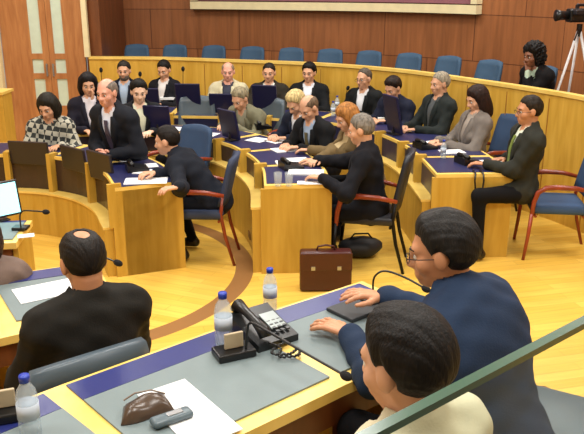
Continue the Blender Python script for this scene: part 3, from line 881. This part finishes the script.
sheet('white paper on the middle desk behind the bending man', 178, 129, ZR, .2, .15, 80)
sheet('white paper on the outer desk under the hand of the man in grey suit', 492, 162, ZR, .20, .14, 5)
sheet('white paper on the outer desk before the man with bowed head', 381, 118, ZR, .28, .2, 30, .02)
sheet('white paper before the man in white shirt on the back row', 287, 107, ZR, .2, .14, 5)
sheet('white paper held low before the woman at the back left', 171, 99, ZR+.06, .26, .16, 0, .03)
sheet('white paper on the back row before the bald man', 250, 108, ZR, .2, .14, 5)
sheet('large white sheet on the desk of the balding man', 46, 291, .7575, .30, .21, 32)
sheet('large white sheet on the nearest desk beside the wallet', 188, 412, ZF+.0075, .17, .36, 36)
sheet('small white card on the far-left desk beside the microphone', 26, 236, .7575, .10, .07, 20)

def bottle(label, x, y, z, s=1.0, group='water bottles'):
    r = thing('water_bottle', label, 'bottle', (x, y, z)); k = s
    MB().lathe([(.028*k,0), (.033*k,.006*k), (.033*k,.05*k), (.0315*k,.055*k), (.033*k,.06*k), (.033*k,.135*k), (.028*k,.16*k), (.015*k,.182*k), (.0135*k,.195*k)], 24).build('bottle_body', G_BOT, r, True)
    MB().lathe([(.0337*k,.068*k), (.0337*k,.118*k)], 24).build('label_band', mat('bottle_label', (186,196,208), .5), r, True)
    MB().lathe([(.016*k,.188*k), (.0165*k,.205*k), (.015*k,.210*k)], 20).build('cap', BCAP, r, True)
    return r
p = P(224, 346, ZF); bottle('water bottle with blue cap standing left of the phone', p.x, p.y, ZF+.006, .98, None)
p = P(270, 314, ZF); bottle('water bottle with blue cap standing behind the phone', p.x, p.y+.03, ZF+.006, .85, None)
p = P(38, 436, ZF); bottle('water bottle with blue cap at the bottom left corner', p.x-.02, p.y, ZF+.001, .95, None)
for px, py, lb in ((300,103,'small bottle on the back row beside the young man'), (337,107,'small bottle on the back row between two men'), (333,113,'small clear bottle on the back row in front of the other one')):
    p = P(px, py+3, ZR); bottle(lb, p.x, p.y, ZR, .85, None)
p = P(443, 158, ZR); bottle('clear bottle on the outer desk before the woman in grey', p.x, p.y, ZR, .8, None)
def tumbler(label, px, py, z):
    p = P(px, py, z); o = MB().lathe([(.026,0), (.034,.11)], 20).build('drinking_glass', G_CUP, None, True, loc=(p.x, p.y, z+.001)); return tag(o, label, 'glass')
tumbler('left one of two drinking glasses on the end of the middle desk', 278, 186, ZR)
tumbler('right one of two drinking glasses on the end of the middle desk', 289, 186, ZR)

def mic(label, base, pts, r_=.005, head=.016, base_sz=(.13,.10,.03), rot=0, card=False, group=None):
    b = Vector(base); r = thing('microphone', label, 'microphone', b, 0, group)
    M = Matrix.Rotation(rot, 4, 'Z')
    MB().box((0,0,base_sz[2]/2), base_sz, M, bevel=.006).build('base', BLACK, r)
    q = [Vector(p)-b for p in pts]
    # smooth the neck
    sm = []
    for i in range(len(q)-1):
        a = q[max(0,i-1)]; b1 = q[i]; c = q[i+1]; d = q[min(len(q)-1, i+2)]
        for k in range(6):
            t = k/6; sm.append(.5*((2*b1)+(c-a)*t+(2*a-5*b1+4*c-d)*t*t+(-a+3*b1-3*c+d)*t**3))
    sm.append(q[-1])
    MB().tube(sm, r_, 8).build('gooseneck', BLACK, r, True)
    dr = (sm[-1]-sm[-3]).normalized(); Mh = Vector((0,0,1)).rotation_difference(dr).to_matrix().to_4x4()
    MB().ball(sm[-1], head, 14, (1,1,1.5), Mh).build('foam_head', FOAM, r, True)
    if card: MB().box((-.0,.0,base_sz[2]+.030), (.07,.012,.058), M, bevel=.003).build('card_holder', GREENISH, r)
    return r
b = P(232, 356, ZF+.006)
def Q(px, py, y):   # point seen at a pixel at forward distance y
    u = (px-292)/FPX; v = (217-py)/FPX
    dy = math.cos(PITCH)+v*math.sin(PITCH); dz = -math.sin(PITCH)+v*math.cos(PITCH); t = y/dy
    return Vector((u*t, y, CH+dz*t))
mb_ = P(246, 350, ZF+.03)
mic('gooseneck microphone bending over the phone on the nearest desk', P(234, 355, ZF+.0075), [mb_, Q(247,334,mb_.y), Q(250,323,mb_.y-.01), Q(262,328,mb_.y-.05), Q(300,350,mb_.y-.18), Q(346,376,mb_.y-.32)], .0045, .015, (.14,.09,.028), R(25), True)
mb2 = P(374, 300, ZF+.03)
mic('gooseneck microphone pointing at the man in navy suit', P(376, 303, ZF+.0075), [mb2, Q(373,284,mb2.y), Q(376,275,mb2.y), Q(386,271,mb2.y-.01), Q(406,278,mb2.y-.05), Q(426,289,mb2.y-.12)], .0042, .014, (.12,.08,.025), R(30))
mb3 = P(21, 228, .78)
mic('small gooseneck microphone on the far-left desk', P(21, 229, .757), [mb3, Q(20,216,mb3.y), Q(23,211,mb3.y), Q(34,211,mb3.y-.02), Q(46,212,mb3.y-.04)], .005, .017, (.10,.08,.02))
mb4 = P(84, 278, .78)
mic('microphone whose foam head shows right of the balding man', P(83, 279, .757), [mb4, Q(86,262,mb4.y), Q(95,256,mb4.y), Q(106,258,mb4.y), Q(118,263,mb4.y)], .005, .018, (.10,.08,.02))
p = P(12, 418, ZF)
mic('microphone base with beige card holder at the bottom left corner', (p.x-.02, p.y-.0, ZF+.0075), [(p.x-.08, p.y, ZF+.03), (p.x-.09, p.y, ZF+.12), (p.x-.12, p.y-.05, ZF+.16), (p.x-.2, p.y-.1, ZF+.15)], .005, .015, (.13,.1,.03), R(20), True)
for px, py, lb in ((101,70,'slim microphone left of the bearded man at the back'), (140,74,'slim microphone right of the bearded man at the back'), (183,69,'slim microphone right of the woman at the back left'), (348,88,'slim microphone left of the man with glasses on the back row')):
    y = 9.25; h = Q(px, py, y-.05); s = PA_C.near(h.x, y)
    pb = Vector((h.x-.02, y, ZR)); mic(lb, pb, [pb+Vector((0,0,.02)), pb+Vector((0,0,.2)), h], .004, .022, (.09,.07,.02))
for px, py, lb in ((425,148,'black telephone on the outer desk before the grey-haired man'), (468,163,'black telephone on the outer desk by the hanging headset'), (291,168,'black telephone on the middle desk'), (137,170,'black telephone on the innermost desk'), (262,128,'black telephone further back on the middle desk')):
    p = P(px, py, ZR); r = thing('telephone', lb, 'telephone', (p.x, p.y, ZR), R(20))
    m = MB(); m.prism([(-.09,0), (.09,0), (.09,.025), (-.09,.06)], -.09, .09, Matrix.Rotation(math.pi/2, 4, 'X')); m.build('phone_body', BLACK, r)
    MB().tube([(-.05,-.08,.065), (-.05,0,.075), (-.05,.08,.065)], [.022,.015,.022]).build('handset', BLACK, r, True)
# headset hanging from the outer desk's end
p = P(477, 172, .75)
hs_ = thing('headset', 'black headset loop hanging over the end of the right-hand desk', 'headset', (p.x, p.y-.03, .755))
y0 = 6.10-p.y+.02
MB().tube([(-.03,.05,.006), (-.035,y0,.004), (-.04,y0-.012,-.05), (-.03,y0-.014,-.13), (.0,y0-.014,-.15), (.03,y0-.014,-.12), (.035,y0-.012,-.05), (.03,y0,.004), (.03,.05,.006)], .008).build('cable', BLACK, hs_, True)

# desk telephone in the foreground
pp_ = P(258, 338, ZF); ph = thing('desk_telephone', 'black office telephone with coiled cord on the nearest desk', 'telephone', (pp_.x+.02, pp_.y, ZF+.0075), R(126)); ph.scale = (.92,.92,.92)
m = MB(); m.prism([(-.11,0), (.11,0), (.11,.085), (.02,.055), (-.11,.028)], -.095, .095, Matrix.Rotation(math.pi/2, 4, 'X')); m.build('phone_body', mat('phone_black', (26,28,30), .35), ph)
MB().box((.0,-.045,.060), (.10,.07,.006), Matrix.Rotation(R(-14), 4, 'Y')).build('display', mat('phone_display', (150,160,160), .2), ph)
kb = MB()
for i in range(4):
    for j in range(3): kb.box((-.07+i*.024, -.07+j*.024, .045+i*.005), (.015,.015,.006))
kb.build('keypad', mat('phone_keys', (60,62,66), .4), ph)
MB().tube([(-.10,.055,.052), (-.085,.055,.075), (-.03,.055,.092), (.04,.055,.108), (.10,.055,.118), (.115,.055,.095)], [.022,.024,.016,.016,.024,.022], 10, scale=(1,1.2)).build('handset', BLACK, ph, True)
cc = []
ks = [Vector((-.115,.05,.03)), Vector((-.15,.02,.012)), Vector((-.20,.06,.01)), Vector((-.235,.0,.012)), Vector((-.19,-.035,.012)), Vector((-.22,.03,.02)), Vector((-.16,.07,.014)), Vector((-.10,-.06,.012))]
sm = []
for i in range(len(ks)-1):
    a = ks[max(0,i-1)]; b1 = ks[i]; c = ks[i+1]; d = ks[min(len(ks)-1, i+2)]
    for k in range(24):
        t = k/24; sm.append(.5*((2*b1)+(c-a)*t+(2*a-5*b1+4*c-d)*t*t+(-a+3*b1-3*c+d)*t**3))
for i, q in enumerate(sm):
    a = i*1.1; cc.append(q+Vector((math.cos(a)*.003, math.sin(a)*.003, math.sin(a)*.003+.003)))
MB().tube(cc, .0042, 6).build('coiled_cord', BLACK, ph, True)

# leather pouch and grey case on the sheet
pw = P(147, 413, ZF)
w_ = thing('wallet', 'creased brown leather pouch lying on the nearest desk', 'wallet', (pw.x, pw.y, ZF+.0075), R(18))
bm = bmesh.new(); bmesh.ops.create_grid(bm, x_segments=14, y_segments=10, size=.5)
top = {}
for v in bm.verts:
    x, y = v.co.x*2, v.co.y*2
    e = max(0, 1-abs(x)**3)*max(0, 1-abs(y)**2.5)
    v.co = Vector((x*.075*(1-.12*y), y*.05+.012*math.sin(x*2.4), .004+.042*e**.5*(1+.12*math.sin(x*5+y*3)) ))
r_ = bmesh.ops.extrude_face_region(bm, geom=bm.faces[:])
for v in [g for g in r_['geom'] if isinstance(g, bmesh.types.BMVert)]: v.co.z = .0
bmesh.ops.recalc_face_normals(bm, faces=bm.faces); me = bpy.data.meshes.new('leather_body'); bm.to_mesh(me); bm.free()
me.materials.append(mat('pouch_leather', (74,58,46), .3, noise=.15)); me.polygons.foreach_set('use_smooth', [True]*len(me.polygons))
o = bpy.data.objects.new('leather_body', me); COL.objects.link(o); o.parent = w_
MB().tube([(-.066,.022,.036), (-.03,.032,.049), (.02,.034,.050), (.062,.026,.034)], .003, 6).build('zip', mat('zip_brown', (110,90,70), .4), w_)
pw = P(172, 424, ZF)
gc = thing('spectacle_case', 'slate grey spectacle case in front of the leather pouch', 'case', (pw.x, pw.y, ZF+.011), R(34))
MB().box((0,0,.012), (.13,.05,.024), bevel=.011).build('case_shell', mat('case_slate', (84,100,108), .35), gc, True)
MB().box((.01,0,.0255), (.05,.02,.003), bevel=.001).build('clasp', STEEL, gc)
# dark notebook under the man's hands
pn = P(352, 312, ZF)
nb = tag(MB().box((0,0,.008), (.20,.15,.016), bevel=.004).build('notebook', mat('notebook_dark', (40,44,48), .5), None, loc=(pn.x+.02, pn.y, ZF+.0075), rotz=R(40)), 'dark closed notebook under the hands of the man in navy suit', 'notebook')

# briefcase against the middle desk
bc = thing('briefcase', 'dark red-brown leather briefcase standing on the floor by the middle desk', 'briefcase', (.26, 5.42, 0), R(2))
bl = mat('briefcase_leather', (66,24,22), .35, noise=.12, bump=.1)
MB().box((0,0,.165), (.40,.12,.32), bevel=.02).build('case_body', bl, bc, True)
MB().box((0,-.062,.25), (.40,.012,.14), bevel=.004).build('flap', bl, bc)
MB().tube([(-.07,0,.325), (-.06,0,.355), (0,0,.365), (.06,0,.355), (.07,0,.325)], .008).build('handle', bl, bc, True)
MB().box((.1,-.07,.2), (.03,.008,.03)).box((-.1,-.07,.2), (.03,.008,.03)).build('clasp', STEEL, bc)
# black bag under the dark chair
bg = thing('bag', 'black soft bag lying on the floor under the dark armchair', 'bag', (.60, 6.15, 0), R(5))
bm = bmesh.new(); bmesh.ops.create_icosphere(bm, subdivisions=3, radius=1)
for v in bm.verts:
    n = v.co.copy(); v.co = Vector((n.x*.19*(1+.08*math.sin(n.y*5)), n.y*.13*(1+.1*math.sin(n.x*6)), max(-.995, n.z)*.09+.09*1))
me = bpy.data.meshes.new('bag_body'); bm.to_mesh(me); bm.free(); me.materials.append(mat('bag_black', (20,20,24), .6)); me.polygons.foreach_set('use_smooth', [True]*len(me.polygons))
o = bpy.data.objects.new('bag_body', me); COL.objects.link(o); o.parent = bg
MB().tube([(-.1,0,.16), (-.06,0,.21), (.06,0,.21), (.1,0,.16)], .008).build('strap', BLACK, bg, True)

# video camera on tripod on the gallery
cp = Q(579, 15, 8.15)
tr = thing('tripod', 'white-legged tripod standing behind the barrier at the top right', 'tripod', (cp.x+.02, cp.y, .42))
hz_ = cp.z-.42-.12
for a in (200, 320, 80):
    MB().tube([(0,0,hz_), (math.cos(R(a))*.42, math.sin(R(a))*.42, 0)], [.016,.011]).build('leg', WHITEM, tr, True)
MB().tube([(0,0,hz_-.1), (0,0,hz_+.03)], .03).build('tripod_head', BLACK, tr)
MB().tube([(0,0,hz_), (-.12,-.22,hz_-.12)], .009).build('pan_handle', BLACK, tr)
vc = thing('video_camera', 'black video camera mounted on the tripod at the top right', 'camera', (cp.x+.02, cp.y, cp.z-.088), R(190))
MB().box((0,0,.085), (.30,.12,.14), bevel=.02).build('camera_body', BLACK, vc)
MB().lathe([(.045,0), (.05,.1), (.06,.14)], 20, (.14,0,.085), Matrix.Rotation(math.pi/2, 4, 'Y')).build('lens', BLACK, vc, True)
MB().box((-.02,0,.19), (.16,.03,.03), bevel=.01).box((-.09,0,.165), (.03,.03,.05)).box((.05,0,.165), (.03,.03,.05)).build('carry_handle', DARKB, vc)
MB().box((.09,.10,.12), (.09,.07,.05), bevel=.01).build('viewfinder', DARKB, vc)

# glass balustrade before the camera's gallery
zr = 1.86
a = P(300, 476, zr); b = P(640, 295, zr)
d = (b-a).normalized(); n_ = Vector((-d.y, d.x, 0))
flat('floor', [(-3,-1.95), (3,-1.95), (3,b.y-.0), (b.x+.02,b.y), (a.x,a.y), (-3,a.y)], zr-1.1, zr-1.001, mat('gallery_slab', (90,86,82), .8))
bal = thing('glass_balustrade', 'sloping green glass balustrade edge crossing the bottom right corner', 'balustrade', (a.x, a.y, .8))
ang = math.atan2(d.y, d.x); c = (a+b)/2; Lg = (b-a).length
attach(MB().box((c.x, c.y, zr-.5), (Lg,.010,1.0), ang).build('glass_pane', G_PANE), bal)
attach(MB().box((c.x, c.y, zr+.004), (Lg,.0135,.009), ang).build('glass_edge', G_EDGE), bal)

sheet('open papers on the outer desk before the woman in grey jacket', 452, 152, ZR, .22, .16, 10, .006)
sheet('white sheet on the outer desk beside the black telephone', 436, 142, ZR, .22, .14, 30)
sheet('white sheet on the innermost desk beside the bending man\'s hand', 128, 160, ZR, .16, .12, 35)
sheet('white sheet further back on the innermost desk by the right screen', 100, 152, ZR, .14, .12, 50)
sheet('thick stack of papers beyond the two drinking glasses', 283, 164, ZR, .12, .16, 10, .015)

sheet('large open white papers covering the innermost desk behind its end sheet', 150, 172, ZR, .26, .16, -8, .004)
sheet('white papers beside the standing man on the innermost desk', 118, 155, ZR, .20, .14, 30, .004)

# ------------------------------------------------------------------ people
def check_mat():
    m, nt, b = new_mat('checked_cloth'); N = nt.nodes; L = nt.links
    tc = N.new('ShaderNodeTexCoord'); mp = N.new('ShaderNodeMapping'); mp.inputs['Rotation'].default_value = (.1,.2,.75); L.new(tc.outputs['Object'], mp.inputs[0])
    ck = N.new('ShaderNodeTexChecker'); ck.inputs['Scale'].default_value = 21; ck.inputs['Color1'].default_value = srgb((176,174,158)); ck.inputs['Color2'].default_value = srgb((46,50,48))
    L.new(mp.outputs[0], ck.inputs[0]); L.new(ck.outputs[0], b.inputs['Base Color']); b.inputs['Roughness'].default_value = .85
    return m
CHECK = check_mat()
# back row, left to right
person('bearded man in navy suit and grey tie, first from left in the back row', P(124,71,1.19), 272, cloth=(22,26,44), shirt=(150,166,186), tie=None, hcol=(70,60,52), beard=(96,84,74), hair='short')
person('dark-haired woman in black jacket and pale blouse at the back, reading a white paper', P(164,70,1.18), 255, hp=20, cloth=(20,20,28), shirt=(206,200,196), female=True, hair='short', hcol=(30,22,18))
person('bald man in cream jacket over dark shirt, leaning back at the barrier', P(228,72,1.18), 262, hy=8, cloth=(214,206,172), shirt=(40,44,62), hair='bald', hcol=(150,130,110), trousers=(120,116,98), skin='pink')
person('man in dark olive-brown jacket and white shirt behind the tall navy screen', P(269,73,1.18), 262, cloth=(52,46,34), shirt=(214,220,214), hair='crop', hcol=(50,38,28))
person('young dark-haired man in black suit and white shirt, back row centre', P(309,73,1.18), 258, hy=-8, cloth=(16,18,22), shirt=(216,220,228), hair='thick', hcol=(20,16,14))
person('man with glasses, dark suit and open white shirt right of the young man', P(364,79,1.17), 232, hy=-6, cloth=(20,24,26), shirt=(222,226,232), hair='receding', hcol=(90,80,70), glasses=True)
person('man in navy suit with bowed head behind the navy screen on the outer desk', P(393,88,1.13), 222, hp=30, cloth=(28,34,58), shirt=(222,228,236), hair='thick', hcol=(58,36,24))
person('grey-haired man in dark green-grey suit looking left on the outer row', P(440,84,1.24), 205, hy=-4, cloth=(38,46,44), shirt=(70,74,76), hair='short', hcol=(150,142,124))
person('woman with long dark brown hair and grey jacket reading on the outer row', P(477,99,1.20), 196, hp=22, cloth=(126,118,112), shirt=(150,140,130), female=True, hair='long', hcol=(66,34,22))
person('man with glasses in dark grey-green suit at the end of the outer desk', P(529,111,1.26), 184, hp=5, cloth=(50,52,44), shirt=(214,220,200), tie=(112,130,60), hair='short', hcol=(58,42,28), glasses=True, near=1, hands=[P(486,164,.80), P(505,158,.80)], skin='tan')
# woman in the gallery
person('dark curly-haired woman in black jacket sitting behind the barrier', P(533,56,1.53), 205, z0=.42, hp=10, cloth=(14,12,16), shirt=(170,190,170), female=True, hair='curly', hcol=(20,12,10), skin='brown', hands=['chin','lap'])
# middle row
person('grey-haired person in olive-grey jacket bending over the middle desk, back half turned', P(240,99,1.06), 235, hp=30, cloth=(128,126,102), shirt=(150,150,130), hair='short', hcol=(140,130,104))
person('blond man in navy jacket and white shirt reading at the middle desk', P(296,103,1.11), 222, hp=38, cloth=(28,36,58), shirt=(230,234,240), hair='thick', hcol=(206,184,128))
person('balding man in black suit with blue shirt looking down at the middle desk', P(309,108,1.13), 222, hp=34, hy=0, cloth=(20,22,26), shirt=(150,170,196), tie=(90,84,60), hair='bald', hcol=(110,90,70))
person('woman with short reddish-blond hair and olive patterned jacket at the middle desk', P(347,118,1.12), 200, hp=25, cloth=(120,100,66), shirt=(170,150,110), female=True, hair='bob', hcol=(168,112,54), hands=[P(310,150,.80), P(318,160,.80)])
person('grey-haired man in black suit sitting with his back half turned at the middle desk', P(361,130,1.15), 166, lean=12, hy=0, hp=14, cloth=(14,16,26), shirt=(190,200,216), hair='short', hcol=(120,114,106), near=1, hands=[P(322,178,.80), P(316,160,.80)])
# left cluster
person('woman in black and white checked jacket behind the leftmost dark screens', P(48,107,1.13), 283, hy=-25, hp=25, checker=CHECK, shirt=(120,120,110), female=True, hair='bob', hcol=(52,44,28))
person('dark-haired person with hand at the mouth, seated behind the standing man', P(88,85,1.22), 290, hp=12, cloth=(30,28,44), shirt=(214,208,214), female=True, hair='bob', hcol=(28,18,22), hands=['chin','desk'])
person('man in black suit seated right of the standing man, head tilted', P(139,92,1.17), 285, hp=15, cloth=(26,28,34), shirt=(214,216,190), hair='thick', hcol=(28,22,18), skin='lit')
person('balding man in dark suit and tie standing up behind the innermost desk', P(107,93,1.37), 240, stand=True, lean=22, hy=8, hp=10, cloth=(30,34,44), shirt=(214,220,236), tie=(60,56,80), hair='bald', hcol=(120,110,100), skin='pink', hands=['belly','belly'], near=1)
person('man in dark suit bending forward from his chair over the innermost desk', P(167,141,1.01), 172, hp=12, cloth=(22,28,42), shirt=(60,70,90), trousers=(20,24,36), hair='short', hcol=(38,26,20), near=1, hands=[P(179,187,.80), P(156,172,.80)], feet=.30)
# foreground
person('balding man in dark grey suit seen from behind in the left foreground', P(83,262,1.27), 126, hy=0, hp=16, lean=0, cloth=(38,36,30), shirt=(150,150,140), hair='crown', hcol=(40,30,22), near=2, fat=1.0, skin='tan')
person('grey-haired man with glasses in navy suit in profile at the nearest desk', P(442,252,1.48), 142, z0=TH, hy=20, hp=12, lean=24, cloth=(36,56,86), shirt=(180,190,200), hair='thick', hcol=(40,35,32), glasses=True, near=2, fat=1.38, size=1.08, curl=.2,
       hands=[P(350,334,ZF+.045), P(384,296,ZF+.09)], hdir=[(-.75,.62,.08), (-.9,-.1,.15)], skin='tan')
person('dark-haired man in cream shirt seen from behind at the bottom of the picture', P(404,364,1.50), 132, z0=TH, hy=4, hp=12, lean=6, cloth=(226,218,186), shirt=(226,218,186), hair='thick', hcol=(24,18,14), near=2, trousers=(40,40,46), hands=['lap','lap'])
person('brown-haired person in grey-brown jacket, cut off by the left edge below the lit monitor', P(-19,238,.98), 112, lean=10, hp=20, cloth=(128,108,98), shirt=(150,150,150), hair='bob', hcol=(90,62,46), near=1, female=True, hands=['lap','lap'])

ct = P(92, 352, 1.07)
chair('slate grey leather chair of the balding man in the left foreground', ct.x-.62*.33, ct.y+.79*.33, 128, CHAIRGREY, legm=METALB, hgt=1.07, w=.50, arms=False)
chair('grey chair behind the man in navy suit at the bottom right', 1.02, 2.38, 150, CHAIRGREY, legm=METALB, z0=TH, hgt=.70, arms=False)
chair('grey chair under the dark-haired man in cream shirt', .38, 1.42, 132, CHAIRGREY, legm=METALB, z0=TH, hgt=.74, arms=False)
chair('empty grey-blue chair beyond the middle desk, left of the papers', -1.12, 8.72, 275, CHAIRGREY, hgt=.98)
chair('empty blue chair behind the head of the bending man', -1.15, 7.2, 230, CHAIRBLUE, hgt=.92)
chair('blue chair of the woman in grey jacket on the outer row', 1.98, 7.62, 196, CHAIRBLUE, hgt=.98)
chair('blue-black chair of the man with bowed head on the outer row', 1.45, 8.72, 222, CHAIRBLUE, hgt=1.0)
chair('grey-blue chair of the person in olive-grey jacket', -.42, 8.62, 240, CHAIRGREY, hgt=.98)

# ------------------------------------------------------------------ light
def lamp(x, y, w, h, e, col=(1,.975,.93)):
    ld = bpy.data.lights.new('ceiling_light', 'AREA'); ld.shape = 'RECTANGLE'; ld.size = w; ld.size_y = h; ld.energy = e; ld.color = col
    o = bpy.data.objects.new('ceiling_lamp', ld); COL.objects.link(o); o.location = (x, y, CEIL-.06)
for x in (-3, 0, 3):
    for y in (1.4, 5.0, 8.8):
        lamp(x, y, 1.2, 1.2, 95)
        fx = thing('ceiling_light', 'square ceiling light fitting', 'light', (x, y, CEIL-.05), 0, 'ceiling lights')
        MB().box((0,0,.025), (1.3,1.3,.045)).build('frame', CREAM, fx)
w = bpy.data.worlds.new('World'); scene.world = w; w.use_nodes = True
w.node_tree.nodes['Background'].inputs[0].default_value = (.9,.88,.85,1); w.node_tree.nodes['Background'].inputs[1].default_value = .3
vs = scene.view_settings; vs.view_transform = 'Standard'; vs.look = 'None'; vs.gamma = 1; vs.use_curve_mapping = False; vs.exposure = 0.12
scene.render.film_transparent = False
